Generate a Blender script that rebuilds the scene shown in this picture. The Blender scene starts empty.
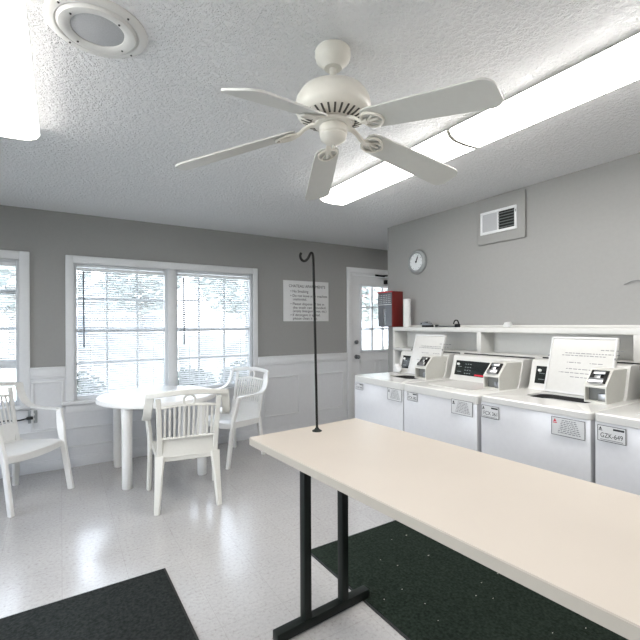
import bpy, bmesh, math, random
from mathutils import Vector, Matrix
random.seed(7)
R = math.radians
C = bpy.context.scene.collection
H0 = 1.36
CEIL = 2.44
WX = 3.12      # face of the washer wall
FY = 4.67      # face of the window wall

# ------------------------------------------------------------------ materials
def lin(c):
    return tuple(((v / 255) / 12.92 if v / 255 <= .04045 else (((v / 255) + .055) / 1.055) ** 2.4) for v in c) + (1,)

def mat(name, rgb, rough=.5, metal=0, spec=.5, noise=0, nscale=40, bump=0, bscale=200, coat=0):
    m = bpy.data.materials.new(name); m.use_nodes = True
    nt = m.node_tree; b = nt.nodes['Principled BSDF']
    b.inputs['Base Color'].default_value = lin(rgb)
    b.inputs['Roughness'].default_value = rough
    b.inputs['Metallic'].default_value = metal
    b.inputs['Specular IOR Level'].default_value = spec
    b.inputs['Coat Weight'].default_value = coat
    tc = nt.nodes.new('ShaderNodeTexCoord')
    n = nt.nodes.new('ShaderNodeTexNoise'); n.inputs['Scale'].default_value = nscale; n.inputs['Detail'].default_value = 3
    nt.links.new(tc.outputs['Object'], n.inputs['Vector'])
    r = nt.nodes.new('ShaderNodeValToRGB')
    k = 1 - (noise or .03)
    base = lin(rgb)
    r.color_ramp.elements[0].position = .3; r.color_ramp.elements[0].color = (base[0] * k, base[1] * k, base[2] * k, 1)
    r.color_ramp.elements[1].position = .7; r.color_ramp.elements[1].color = base
    nt.links.new(n.outputs['Fac'], r.inputs['Fac']); nt.links.new(r.outputs['Color'], b.inputs['Base Color'])
    if bump:
        n2 = nt.nodes.new('ShaderNodeTexNoise'); n2.inputs['Scale'].default_value = bscale; n2.inputs['Detail'].default_value = 4
        nt.links.new(tc.outputs['Object'], n2.inputs['Vector'])
        bp = nt.nodes.new('ShaderNodeBump'); bp.inputs['Strength'].default_value = bump; bp.inputs['Distance'].default_value = .004
        nt.links.new(n2.outputs['Fac'], bp.inputs['Height']); nt.links.new(bp.outputs['Normal'], b.inputs['Normal'])
    return m

def emit_mat(name, rgb, s):
    m = bpy.data.materials.new(name); m.use_nodes = True
    b = m.node_tree.nodes['Principled BSDF']
    b.inputs['Base Color'].default_value = lin((240, 240, 240))
    b.inputs['Emission Color'].default_value = lin(rgb); b.inputs['Emission Strength'].default_value = s
    return m

def glass_mat():
    m = bpy.data.materials.new('window_glass'); m.use_nodes = True
    nt = m.node_tree; nt.nodes.clear()
    o = nt.nodes.new('ShaderNodeOutputMaterial'); t = nt.nodes.new('ShaderNodeBsdfTransparent')
    g = nt.nodes.new('ShaderNodeBsdfGlossy'); g.inputs['Roughness'].default_value = .02
    f = nt.nodes.new('ShaderNodeFresnel'); f.inputs['IOR'].default_value = 1.45
    x = nt.nodes.new('ShaderNodeMixShader')
    nt.links.new(f.outputs[0], x.inputs[0]); nt.links.new(t.outputs[0], x.inputs[1]); nt.links.new(g.outputs[0], x.inputs[2])
    nt.links.new(x.outputs[0], o.inputs[0])
    return m

def ceiling_mat():
    m = bpy.data.materials.new('textured_ceiling'); m.use_nodes = True
    nt = m.node_tree; b = nt.nodes['Principled BSDF']
    b.inputs['Base Color'].default_value = lin((232, 233, 235)); b.inputs['Roughness'].default_value = .42
    tc = nt.nodes.new('ShaderNodeTexCoord')
    n = nt.nodes.new('ShaderNodeTexNoise'); n.inputs['Scale'].default_value = 58; n.inputs['Detail'].default_value = 4; n.inputs['Roughness'].default_value = .6
    r = nt.nodes.new('ShaderNodeValToRGB'); r.color_ramp.elements[0].position = .44; r.color_ramp.elements[1].position = .6
    nt.links.new(tc.outputs['Object'], n.inputs['Vector']); nt.links.new(n.outputs['Fac'], r.inputs['Fac'])
    n2 = nt.nodes.new('ShaderNodeTexNoise'); n2.inputs['Scale'].default_value = 170; n2.inputs['Detail'].default_value = 2
    nt.links.new(tc.outputs['Object'], n2.inputs['Vector'])
    a = nt.nodes.new('ShaderNodeMath'); a.operation = 'MULTIPLY_ADD'; a.inputs[1].default_value = .25
    nt.links.new(n2.outputs['Fac'], a.inputs[0]); nt.links.new(r.outputs['Color'], a.inputs[2])
    # drywall seam parallel to the window wall
    sx = nt.nodes.new('ShaderNodeSeparateXYZ'); nt.links.new(tc.outputs['Object'], sx.inputs[0])
    s1 = nt.nodes.new('ShaderNodeMath'); s1.operation = 'SUBTRACT'; s1.inputs[1].default_value = 1.35
    s2 = nt.nodes.new('ShaderNodeMath'); s2.operation = 'ABSOLUTE'
    s3 = nt.nodes.new('ShaderNodeMath'); s3.operation = 'LESS_THAN'; s3.inputs[1].default_value = .004
    nt.links.new(sx.outputs['Y'], s1.inputs[0]); nt.links.new(s1.outputs[0], s2.inputs[0]); nt.links.new(s2.outputs[0], s3.inputs[0])
    ad = nt.nodes.new('ShaderNodeMath'); ad.operation = 'SUBTRACT'
    nt.links.new(a.outputs[0], ad.inputs[0]); nt.links.new(s3.outputs[0], ad.inputs[1])
    bp = nt.nodes.new('ShaderNodeBump'); bp.inputs['Strength'].default_value = .8; bp.inputs['Distance'].default_value = .006
    nt.links.new(ad.outputs[0], bp.inputs['Height']); nt.links.new(bp.outputs['Normal'], b.inputs['Normal'])
    return m

def floor_mat():
    m = bpy.data.materials.new('speckled_vinyl_tile'); m.use_nodes = True
    nt = m.node_tree; b = nt.nodes['Principled BSDF']
    tc = nt.nodes.new('ShaderNodeTexCoord')
    n = nt.nodes.new('ShaderNodeTexNoise'); n.inputs['Scale'].default_value = 60; n.inputs['Detail'].default_value = 5; n.inputs['Roughness'].default_value = .7
    nt.links.new(tc.outputs['Object'], n.inputs['Vector'])
    r = nt.nodes.new('ShaderNodeValToRGB'); e = r.color_ramp.elements
    e[0].position = .33; e[0].color = lin((166, 162, 158)); e[1].position = .62; e[1].color = lin((195, 193, 191))
    q = r.color_ramp.elements.new(.43); q.color = lin((186, 184, 182))
    nt.links.new(n.outputs['Fac'], r.inputs['Fac'])
    # big soft traffic marks
    n3 = nt.nodes.new('ShaderNodeTexNoise'); n3.inputs['Scale'].default_value = 1.6; n3.inputs['Detail'].default_value = 5
    nt.links.new(tc.outputs['Object'], n3.inputs['Vector'])
    r3 = nt.nodes.new('ShaderNodeValToRGB'); r3.color_ramp.elements[0].position = .25; r3.color_ramp.elements[0].color = (.90, .90, .91, 1)
    r3.color_ramp.elements[1].position = .75; r3.color_ramp.elements[1].color = (1, 1, 1, 1)
    nt.links.new(n3.outputs['Fac'], r3.inputs['Fac'])
    mx = nt.nodes.new('ShaderNodeMixRGB'); mx.blend_type = 'MULTIPLY'; mx.inputs[0].default_value = 1
    nt.links.new(r.outputs['Color'], mx.inputs[1]); nt.links.new(r3.outputs['Color'], mx.inputs[2])
    # 12 inch tile joints
    br = nt.nodes.new('ShaderNodeTexBrick'); br.offset = 0; br.inputs['Scale'].default_value = 1
    br.inputs['Brick Width'].default_value = .305; br.inputs['Row Height'].default_value = .305; br.inputs['Mortar Size'].default_value = .0015
    br.inputs['Color1'].default_value = (1, 1, 1, 1); br.inputs['Color2'].default_value = (.965, .965, .965, 1); br.inputs['Mortar'].default_value = (.86, .85, .84, 1)
    nt.links.new(tc.outputs['Object'], br.inputs['Vector'])
    mx2 = nt.nodes.new('ShaderNodeMixRGB'); mx2.blend_type = 'MULTIPLY'; mx2.inputs[0].default_value = 1
    nt.links.new(mx.outputs['Color'], mx2.inputs[1]); nt.links.new(br.outputs['Color'], mx2.inputs[2])
    nt.links.new(mx2.outputs['Color'], b.inputs['Base Color'])
    rr = nt.nodes.new('ShaderNodeMapRange'); rr.inputs['From Min'].default_value = .3; rr.inputs['From Max'].default_value = .7
    rr.inputs['To Min'].default_value = .14; rr.inputs['To Max'].default_value = .24
    nt.links.new(n3.outputs['Fac'], rr.inputs['Value']); nt.links.new(rr.outputs[0], b.inputs['Roughness'])
    n4 = nt.nodes.new('ShaderNodeTexNoise'); n4.inputs['Scale'].default_value = 5
    nt.links.new(tc.outputs['Object'], n4.inputs['Vector'])
    bp = nt.nodes.new('ShaderNodeBump'); bp.inputs['Strength'].default_value = .25; bp.inputs['Distance'].default_value = .01
    nt.links.new(n4.outputs['Fac'], bp.inputs['Height']); nt.links.new(bp.outputs['Normal'], b.inputs['Normal'])
    b.inputs['Specular IOR Level'].default_value = .65
    return m

M = {}
M['wall'] = mat('taupe_grey_wall_paint', (153, 153, 151), .55, bump=.08, bscale=90)
M['trim'] = mat('white_trim_paint', (226, 228, 230), .36)
M['winframe'] = mat('white_vinyl_window_frame', (222, 226, 230), .3)
M['wains'] = mat('white_wainscot_paint', (220, 222, 225), .4)
M['ceil'] = ceiling_mat()
M['floor'] = floor_mat()
M['glass'] = glass_mat()
M['slat'] = mat('white_blind_slats', (236, 239, 242), .4)
M['wand'] = mat('grey_blind_wand', (120, 126, 134), .3)
M['plastic'] = mat('white_resin_furniture', (236, 236, 234), .32)
M['plastic_warm'] = mat('cream_white_resin_furniture', (224, 223, 216), .34)
M['enamel'] = mat('white_washer_enamel', (200, 201, 204), .22, spec=.6)
M['deck'] = mat('white_washer_deck', (203, 203, 200), .22, spec=.6)
M['meter'] = mat('pale_grey_coin_box_paint', (198, 198, 192), .35)
M['dark'] = mat('dark_recess', (22, 23, 24), .6)
M['midgrey'] = mat('grey_recess', (120, 122, 120), .5)
M['panelblack'] = mat('black_control_panel', (24, 30, 30), .25)
M['btn'] = mat('panel_print_grey', (120, 128, 128), .5)
M['red'] = mat('red_print', (196, 30, 52), .45)
M['chrome'] = mat('chrome', (190, 192, 194), .18, metal=1)
M['steel'] = mat('brushed_steel', (150, 152, 154), .32, metal=1)
M['laminate'] = mat('beige_laminate', (190, 182, 172), .34, noise=.04, nscale=4)
M['lamedge'] = mat('beige_edge_band', (166, 161, 151), .45)
M['iron'] = mat('dark_green_painted_steel', (17, 25, 21), .5, spec=.3, noise=.25, nscale=25)
M['matblk'] = mat('charcoal_carpet_mat', (54, 58, 57), .95, spec=.1, noise=.6, nscale=75, bump=1, bscale=110)
M['matgrn'] = mat('dark_green_carpet_mat', (44, 54, 46), .95, spec=.1, noise=.65, nscale=75, bump=1, bscale=110)
M['rubber'] = mat('black_rubber_edge', (34, 35, 35), .7)
M['speck'] = mat('lint_specks', (190, 188, 176), .9)
M['fan'] = mat('white_fan_enamel', (226, 223, 214), .3)
M['fanblade'] = mat('white_fan_blade', (205, 206, 202), .4)
M['slot'] = mat('dark_vent_slot', (70, 68, 62), .6)
M['lens'] = emit_mat('fluorescent_lens', (255, 251, 246), 3.8)
M['fixture'] = mat('white_fixture_metal', (206, 204, 196), .4)
M['spk'] = mat('white_speaker_plastic', (214, 214, 212), .4)
M['grille'] = mat('grey_speaker_grille', (188, 190, 193), .6, noise=.25, nscale=500)
M['paper'] = mat('white_paper', (222, 223, 223), .7)
M['label'] = mat('pale_grey_label', (206, 207, 207), .5)
M['ink'] = mat('dark_grey_ink', (42, 44, 46), .6)
M['ink2'] = mat('mid_grey_ink', (128, 130, 132), .6)
M['redbox'] = mat('red_painted_steel', (108, 26, 22), .4)
M['redtop'] = mat('bright_red_edge', (176, 34, 44), .4)
M['boxfront'] = mat('reflective_grey_panel', (128, 132, 138), .12, metal=.35)
M['clockrim'] = mat('grey_clock_case', (150, 155, 156), .4)
M['clockface'] = mat('white_clock_face', (226, 230, 232), .35)
M['black'] = mat('black_plastic', (12, 12, 12), .5, spec=.3)
M['shelf'] = mat('white_shelf_paint', (214, 214, 211), .42)
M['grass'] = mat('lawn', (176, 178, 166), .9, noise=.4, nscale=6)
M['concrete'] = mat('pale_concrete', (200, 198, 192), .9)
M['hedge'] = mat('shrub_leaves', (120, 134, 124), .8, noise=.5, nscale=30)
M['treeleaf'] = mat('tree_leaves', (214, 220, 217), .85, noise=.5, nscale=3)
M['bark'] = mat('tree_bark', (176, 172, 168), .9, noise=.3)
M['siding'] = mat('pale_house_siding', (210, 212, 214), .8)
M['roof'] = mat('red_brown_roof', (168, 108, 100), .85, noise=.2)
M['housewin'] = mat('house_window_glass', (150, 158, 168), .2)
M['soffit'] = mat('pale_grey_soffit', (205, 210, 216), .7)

# ------------------------------------------------------------------ mesh helpers
class MB:
    def __init__(s): s.v = []; s.f = []; s.m = []; s.mi = 0
    def add(s, vs, fs, M4=None):
        o = len(s.v)
        for v in vs:
            v = Vector(v)
            if M4 is not None: v = M4 @ v
            s.v.append(v)
        for f in fs: s.f.append([o + i for i in f]); s.m.append(s.mi)
        return s
    def box(s, x0, x1, y0, y1, z0, z1, bev=0, M4=None, seg=2):
        x0, x1 = sorted((x0, x1)); y0, y1 = sorted((y0, y1)); z0, z1 = sorted((z0, z1))
        if bev <= 0:
            vs = [(x, y, z) for x in (x0, x1) for y in (y0, y1) for z in (z0, z1)]
            return s.add(vs, [(0, 1, 3, 2), (4, 6, 7, 5), (0, 4, 5, 1), (2, 3, 7, 6), (0, 2, 6, 4), (1, 5, 7, 3)], M4)
        bm = bmesh.new(); bmesh.ops.create_cube(bm, size=1)
        bmesh.ops.scale(bm, vec=(x1 - x0, y1 - y0, z1 - z0), verts=bm.verts)
        bmesh.ops.translate(bm, vec=((x0 + x1) / 2, (y0 + y1) / 2, (z0 + z1) / 2), verts=bm.verts)
        bmesh.ops.bevel(bm, geom=list(bm.edges), offset=bev, segments=seg, profile=.5, affect='EDGES')
        bm.verts.index_update()
        s.add([v.co.copy() for v in bm.verts], [[v.index for v in f.verts] for f in bm.faces], M4); bm.free()
        return s
    def prism(s, poly, axis, a, b, M4=None):
        """poly in the plane of the two other axes (x<y<z order), extruded along axis from a to b"""
        n = len(poly)
        def P(p, t):
            return {'x': (t, p[0], p[1]), 'y': (p[0], t, p[1]), 'z': (p[0], p[1], t)}[axis]
        vs = [P(p, a) for p in poly] + [P(p, b) for p in poly]
        fs = [list(range(n)), list(range(2 * n - 1, n - 1, -1))] + [(i, n + i, n + (i + 1) % n, (i + 1) % n) for i in range(n)]
        return s.add(vs, fs, M4)
    def lathe(s, prof, n=32, M4=None, a0=0):
        vs = []; fs = []
        for r, z in prof:
            for i in range(n):
                a = a0 + 2 * math.pi * i / n; vs.append((r * math.cos(a), r * math.sin(a), z))
        for j in range(len(prof) - 1):
            for i in range(n):
                k = (i + 1) % n; fs.append((j * n + i, j * n + k, (j + 1) * n + k, (j + 1) * n + i))
        if prof[0][0] > 1e-5: fs.append(list(range(n))[::-1])
        if prof[-1][0] > 1e-5: fs.append([(len(prof) - 1) * n + i for i in range(n)])
        return s.add(vs, fs, M4)
    def cyl(s, p, q, r, n=16, r2=None):
        p, q = Vector(p), Vector(q); d = q - p
        m = Matrix.Translation(p) @ d.to_track_quat('Z', 'Y').to_matrix().to_4x4()
        return s.lathe([(r, 0), (r2 if r2 is not None else r, d.length)], n, m)
    def tube(s, pts, r, n=10):
        pts = [Vector(p) for p in pts]; vs = []; fs = []
        up = Vector((0, 1, 0)) if abs((pts[1] - pts[0]).normalized().z) > .8 else Vector((0, 0, 1))
        for i, p in enumerate(pts):
            t = (pts[min(i + 1, len(pts) - 1)] - pts[max(i - 1, 0)]).normalized()
            u = up - t * up.dot(t)
            if u.length < 1e-4: u = t.orthogonal()
            u.normalize(); w = t.cross(u); up = u
            for k in range(n):
                a = 2 * math.pi * k / n; vs.append(p + (u * math.cos(a) + w * math.sin(a)) * r)
        for j in range(len(pts) - 1):
            for k in range(n):
                l = (k + 1) % n; fs.append((j * n + k, j * n + l, (j + 1) * n + l, (j + 1) * n + k))
        fs.append(list(range(n))[::-1]); fs.append([(len(pts) - 1) * n + k for k in range(n)])
        return s.add(vs, fs)
    def ribbon(s, pts, wide, ws, ts):
        """rectangular section swept along pts; wide = direction of the width (one or per point)"""
        pts = [Vector(p) for p in pts]; n = len(pts); vs = []; fs = []
        if not isinstance(ws, (list, tuple)): ws = [ws] * n
        if not isinstance(ts, (list, tuple)): ts = [ts] * n
        for i, p in enumerate(pts):
            t = (pts[min(i + 1, n - 1)] - pts[max(i - 1, 0)]).normalized()
            w = Vector(wide[i] if isinstance(wide, list) else wide); w = (w - t * w.dot(t)).normalized(); q = t.cross(w)
            a, b = ws[i] / 2, ts[i] / 2
            c = min(a, b) * .45
            for u, v in ((-a + c, -b), (a - c, -b), (a, -b + c), (a, b - c), (a - c, b), (-a + c, b), (-a, b - c), (-a, -b + c)):
                vs.append(p + w * u + q * v)
        for j in range(n - 1):
            for k in range(8):
                l = (k + 1) % 8; fs.append((j * 8 + k, j * 8 + l, (j + 1) * 8 + l, (j + 1) * 8 + k))
        fs.append(list(range(8))[::-1]); fs.append([(n - 1) * 8 + k for k in range(8)])
        return s.add(vs, fs)
    def build(s, name, mats, parent=None, smooth=True):
        me = bpy.data.meshes.new(name); me.from_pydata([tuple(v) for v in s.v], [], s.f)
        if not isinstance(mats, (list, tuple)): mats = [mats]
        for m in mats: me.materials.append(m)
        for p, i in zip(me.polygons, s.m): p.material_index = i; p.use_smooth = smooth
        bm = bmesh.new(); bm.from_mesh(me); bmesh.ops.recalc_face_normals(bm, faces=bm.faces); bm.to_mesh(me); bm.free()
        if smooth: me.set_sharp_from_angle(angle=R(38))
        o = bpy.data.objects.new(name, me); C.objects.link(o)
        if parent is not None: o.parent = parent
        return o

def spline(pts, k=6):
    P = [Vector(p) for p in pts]; out = []
    for i in range(len(P) - 1):
        p0 = P[max(i - 1, 0)]; p1 = P[i]; p2 = P[i + 1]; p3 = P[min(i + 2, len(P) - 1)]
        for j in range(k):
            t = j / k
            out.append(.5 * ((2 * p1) + (p2 - p0) * t + (2 * p0 - 5 * p1 + 4 * p2 - p3) * t * t + (3 * p1 - p0 - 3 * p2 + p3) * t ** 3))
    return out + [P[-1]]

def tag(o, label, cat, group=None):
    o['label'] = label; o['category'] = cat
    if group: o['group'] = group
    return o
def thing(name, label, cat, loc=(0, 0, 0), rz=0, group=None):
    o = bpy.data.objects.new(name, None); C.objects.link(o); o.empty_display_size = .1
    o.location = loc; o.rotation_euler = (0, 0, rz)
    return tag(o, label, cat, group)
def struct(o):
    o['kind'] = 'structure'; return o
def copy_tree(o, parent=None):
    c = o.copy(); C.objects.link(c); c.parent = parent
    for ch in list(o.children): copy_tree(ch, c)
    return c
def text(name, body, size, m, parent, mtx, width=None, align='LEFT', extrude=.0004):
    cu = bpy.data.curves.new(name, 'FONT'); cu.body = body; cu.size = size; cu.extrude = extrude; cu.align_x = align
    t = bpy.data.objects.new(name, cu); C.objects.link(t)
    bpy.context.view_layer.update()
    me = bpy.data.meshes.new_from_object(t.evaluated_get(bpy.context.evaluated_depsgraph_get()))
    bpy.data.objects.remove(t)
    w = max(v.co.x for v in me.vertices) - min(v.co.x for v in me.vertices)
    sx = width / w if width else 1
    me.transform(mtx @ Matrix.Diagonal((sx, 1, 1, 1)))
    me.materials.clear(); me.materials.append(m)
    o = bpy.data.objects.new(name, me); C.objects.link(o); o.parent = parent
    return o
def face_negx(x, y, z):   # text frame on a surface that faces -X
    return Matrix(((0, 0, -1, x), (-1, 0, 0, y), (0, 1, 0, z), (0, 0, 0, 1)))
def face_negy(x, y, z):
    return Matrix(((1, 0, 0, x), (0, 0, -1, y), (0, 1, 0, z), (0, 0, 0, 1)))

# ------------------------------------------------------------------ room shell
XL, XR, YB = -2.4, 5.0, -2.2
struct(MB().box(XL - .2, XR + .2, YB - .2, FY + .2, -.12, 0).build('floor', M['floor'], smooth=False))
struct(MB().box(XL - .2, XR + .2, YB - .2, FY + .2, CEIL, CEIL + .15).build('ceiling', M['ceil'], smooth=False))
ADDED_LW = ((.3, 2.0), (2.2, 3.9))  # unseen left-wall windows, added to bring more cool daylight into the room
w = MB(); w.box(XL - .15, XL, YB, FY, 0, .5).box(XL - .15, XL, YB, FY, 2.1, CEIL)
for a, b in ((YB, ADDED_LW[0][0]), (ADDED_LW[0][1], ADDED_LW[1][0]), (ADDED_LW[1][1], FY)): w.box(XL - .15, XL, a, b, .5, 2.1)
struct(w.build('wall_left', M['wall'], smooth=False))
for k, (a, b) in enumerate(ADDED_LW):
    root = bpy.data.objects.new('window_%d' % (4 + k), None); C.objects.link(root); struct(root); root.location = (XL, (a + b) / 2, .5)  # added window, out of view, lets extra sky light in
    h = (b - a) / 2; w = MB()
    w.box(-.1, .02, -h, -h + .05, 0, 1.6).box(-.1, .02, h - .05, h, 0, 1.6).box(-.1, .02, -h + .05, h - .05, 0, .05).box(-.1, .02, -h + .05, h - .05, 1.55, 1.6).box(-.08, -.03, -h + .05, h - .05, .78, .82).box(-.08, -.03, -.03, .03, .05, 1.55)
    struct(w.build('window_frame', M['trim'], root, smooth=False))
    struct(MB().box(-.06, -.056, -h + .05, h - .05, .05, 1.55).build('pane', M['glass'], root, smooth=False))
struct(MB().box(XL - .15, XR + .15, YB - .15, YB, 0, CEIL).build('wall_back', M['wall'], smooth=False))
struct(MB().box(WX, WX + .13, YB, 3.575, 0, CEIL).build('wall_right', M['wall'], smooth=False))
struct(MB().box(XR, XR + .15, YB, FY, 0, CEIL).build('wall_alcove', M['wall'], smooth=False))
# window wall with three openings
T = .14
w = MB()
w1 = (.10, 1.955); wl = (-1.25, -.318); dr = (3.40, 4.38)
Z0, Z1 = .63, 1.965
w.box(XL - .15, wl[0], FY, FY + T, 0, CEIL)
w.box(wl[0], wl[1], FY, FY + T, 0, Z0); w.box(wl[0], wl[1], FY, FY + T, Z1, CEIL)
w.box(wl[1], w1[0], FY, FY + T, 0, CEIL)
w.box(w1[0], w1[1], FY, FY + T, 0, Z0); w.box(w1[0], w1[1], FY, FY + T, Z1, CEIL)
w.box(w1[1], dr[0], FY, FY + T, 0, CEIL)
w.box(dr[0], dr[1], FY, FY + T, 2.075, CEIL)
w.box(dr[1], XR + .15, FY, FY + T, 0, CEIL)
struct(w.build('wall_far', M['wall'], smooth=False))

# wainscot and mouldings on the window wall
w = MB(); d = FY - .012
for a, b, z0, z1 in ((XL, wl[0] - .07, 0, .89), (wl[0] - .07, -.245, 0, Z0), (-.245, .038, 0, .89), (.038, 2.01, 0, Z0 - .02), (2.01, 3.325, 0, .89)):
    w.box(a, b, d, FY, z0, z1)
struct(w.build('trim_1', M['wains'], smooth=False))
w = MB()
for a, b in ((XL, wl[0] - .075), (-.243, .036), (2.012, 3.325)):
    w.box(a, b, FY - .03, FY, .885, .955, .004); w.box(a, b, FY - .042, FY, .953, .972, .004)
    w.box(a, b, FY - .022, FY, .865, .888, .003)
struct(w.build('trim_2', M['trim']))
w = MB()
def frame(x0, x1, z0, z1, t=.018, dp=.012):
    y0, y1 = d - dp, d + .001
    w.box(x0, x1, y0, y1, z1 - t, z1, .004); w.box(x0, x1, y0, y1, z0, z0 + t, .004)
    w.box(x0, x0 + t, y0, y1, z0 + t, z1 - t, .004); w.box(x1 - t, x1, y0, y1, z0 + t, z1 - t, .004)
frame(2.09, 2.575, .23, .72); frame(2.80, 3.267, .23, .72)
frame(-.235, .018, .385, .84)
for z in (.368, .19):
    w.box(-1.6, 1.98, d - .012, d, z, z + .014, .004)
struct(w.build('trim_3', M['trim']))
struct(MB().box(XL, 3.325, d - .014, FY, 0, .088, .004).box(XL, 3.325, d - .008, FY, .088, .1, .003).build('baseboard_far', M['wains']))
struct(MB().box(WX - .012, WX, YB, 3.575, 0, .1, .003).build('baseboard_right', M['wains']))

# door and its casing
w = MB()
w.box(3.33, 3.40, FY - .022, FY, 0, 2.075, .005); w.box(4.38, 4.45, FY - .022, FY, 0, 2.075, .005)
w.box(3.33, 4.45, FY - .022, FY, 2.075, 2.145, .005)
w.box(3.40, 3.43, FY, FY + T, 0, 2.045); w.box(4.35, 4.38, FY, FY + T, 0, 2.045); w.box(3.40, 4.38, FY, FY + T, 2.045, 2.075)
struct(w.build('trim_4', M['trim']))
DY = FY + .012
door = bpy.data.objects.new('door_1', None); C.objects.link(door); struct(door); door.location = (3.435, DY, 0)
dx0, dx1, gx0, gx1, gz0, gz1 = 0, .91, .155, .755, .985, 1.90
w = MB()
w.box(dx0, gx0, 0, .045, 0.01, 2.04); w.box(gx1, dx1, 0, .045, .01, 2.04)
w.box(gx0, gx1, 0, .045, .01, gz0); w.box(gx0, gx1, 0, .045, gz1, 2.04)
for a, b in ((.12, .42), (.49, .79)):
    for z0, z1 in ((.16, .84),):
        w.box(a, b, -.006, 0, z0, z0 + .02); w.box(a, b, -.006, 0, z1 - .02, z1)
        w.box(a, a + .02, -.006, 0, z0, z1); w.box(b - .02, b, -.006, 0, z0, z1)
struct(w.build('door_slab', M['trim'], door, smooth=False))
w = MB()
for a, b, c, e in ((gx0 - .025, gx0 + .008, gz0 - .025, gz1 + .025), (gx1 - .008, gx1 + .025, gz0 - .025, gz1 + .025)): w.box(a, b, -.012, .02, c, e, .004)
for c, e in ((gz0 - .025, gz0 + .008), (gz1 - .008, gz1 + .025)): w.box(gx0 - .02, gx1 + .02, -.012, .02, c, e, .004)
for i in (1, 2):
    x = gx0 + (gx1 - gx0) * i / 3; w.box(x - .011, x + .011, -.004, .04, gz0, gz1)
    z = gz0 + (gz1 - gz0) * i / 3; w.box(gx0, gx1, -.004, .04, z - .011, z + .011)
struct(w.build('door_muntins', M['winframe'], door))
struct(MB().box(gx0, gx1, .018, .022, gz0, gz1).build('door_pane', M['glass'], door, smooth=False))
w = MB()
for z, r, L in ((1.11, .028, .022), (.905, .03, .012)):
    w.cyl((.065, 0, z), (.065, -L, z), r, 20)
w.cyl((.065, -.01, .905), (.065, -.045, .905), .011, 12)
w.lathe([(0, 0), (.02, .004), (.028, .018), (.022, .03), (.012, .036)], 20, Matrix.Translation((.065, -.078, .905)) @ Matrix.Rotation(R(-90), 4, 'X'))
w.box(.055, .075, -.034, -.02, 1.10, 1.12, .003)
struct(w.build('door_handle', M['steel'], door))
w = MB()
w.box(.60, .88, -.05, -.002, 1.945, 2.0, .006)
w.mi = 1
w.box(.565, .602, -.052, -.002, 1.94, 2.0, .006)
w.tube([(.47, -.015, 2.055), (.55, -.12, 2.05), (.74, -.09, 2.01)], .009, 8)
w.tube([(.40, -.02, 2.06), (.56, -.035, 2.05)], .012, 8)
struct(w.build('door_closer', [M['steel'], M['black']], door))

# windows -------------------------------------------------------------
def window(n, x0, x1, z0, z1, rails, vm, hm, glass_split):
    root = bpy.data.objects.new('window_%d' % n, None); C.objects.link(root); struct(root); root.location = ((x0 + x1) / 2, FY, z0)
    ox, oz = (x0 + x1) / 2, z0
    a, b, h = x0 - ox, x1 - ox, z1 - z0
    w = MB(); f = .032
    w.box(a, a + f, .02, .12, 0, h, .003); w.box(b - f, b, .02, .12, 0, h, .003)
    w.box(a + f, b - f, .02, .12, 0, f + .01, .003); w.box(a + f, b - f, .02, .12, h - f, h, .003)
    for z, t in rails: w.box(a + f, b - f, .055, .115, z - oz - t / 2, z - oz + t / 2, .003)
    struct(w.build('window_frame', M['winframe'], root))
    w = MB()
    for x in vm: w.box(x - ox - .010, x - ox + .010, .085, .1, f, h - f)
    for z in hm: w.box(a + f, b - f, .083, .1, z - oz - .010, z - oz + .010)
    if vm or hm: struct(w.build('muntins', M['winframe'], root, smooth=False))
    w = MB(); w.box(a + f, b - f, .09, .094, f, h - f)
    struct(w.build('pane', M['glass'], root, smooth=False))
    return root
window(1, .10, .98, Z0, Z1, [(1.31, .04)], [.40, .685], [1.618, .98], 0)
window(2, 1.053, 1.955, Z0, Z1, [(1.31, .04)], [1.335, 1.63], [1.635, .98], 0)
window(3, -1.25, -.318, Z0, Z1, [(1.67, .045), (1.01, .08)], [], [1.335], 0)
# casings, sills
w = MB(); y0 = FY - .022
w.box(.037, .105, y0, FY, .63, 2.033, .005); w.box(1.95, 2.012, y0, FY, .63, 2.033, .005); w.box(.1, 1.955, y0, FY, 1.96, 2.033, .005)
w.box(.978, 1.055, y0 + .006, FY + .1, .63, 1.965, .004)
w.box(.0, 2.05, FY - .055, FY + .03, .602, .634, .006); w.box(.04, 2.01, FY - .02, FY, .525, .604, .004)
struct(w.build('trim_5', M['trim']))
w = MB()
w.box(-.322, -.243, y0, FY, .60, 2.037, .005); w.box(-1.33, -1.25, y0, FY, .60, 2.037, .005); w.box(-1.25, -.32, y0, FY, 1.96, 2.037, .005)
w.box(-1.36, -.21, FY - .055, FY + .03, .602, .634, .006)
struct(w.build('trim_6', M['trim']))
# blinds
def blind(x0, x1, ztop, zbot, wandx, wlen, label, tilt, group='white mini blinds in the windows'):
    root = thing('window_blind', label, 'blind', ((x0 + x1) / 2, FY + .03, zbot), 0, group)
    a = (x1 - x0) / 2; h = ztop - zbot
    MB().box(-a, a, -.018, .018, h - .032, h, .003).build('headrail', M['slat'], root)
    w = MB(); sp = .0225; z = h - .045
    while z > .03:
        mt = Matrix.Translation((0, 0, z)) @ Matrix.Rotation(tilt, 4, 'X')
        w.box(-a + .004, a - .004, -.0125, .0125, -.0005, .0005, 0, mt); z -= sp
    w.build('slats', M['slat'], root, smooth=False)
    MB().box(-a, a, -.013, .013, .005, .018, .003).build('bottom_rail', M['slat'], root)
    for x in (-a * .72, a * .72):
        MB().box(x - .0012, x + .0012, -.0145, -.0135, .01, h - .02).build('ladder_cord', M['slat'], root, smooth=False)
    if wlen: MB().cyl((wandx - (x0 + x1) / 2, -.026, h - .04), (wandx - (x0 + x1) / 2 + .004, -.026, h - .04 - wlen), .0075, 8).build('tilt_wand', M['wand'], root)
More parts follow.
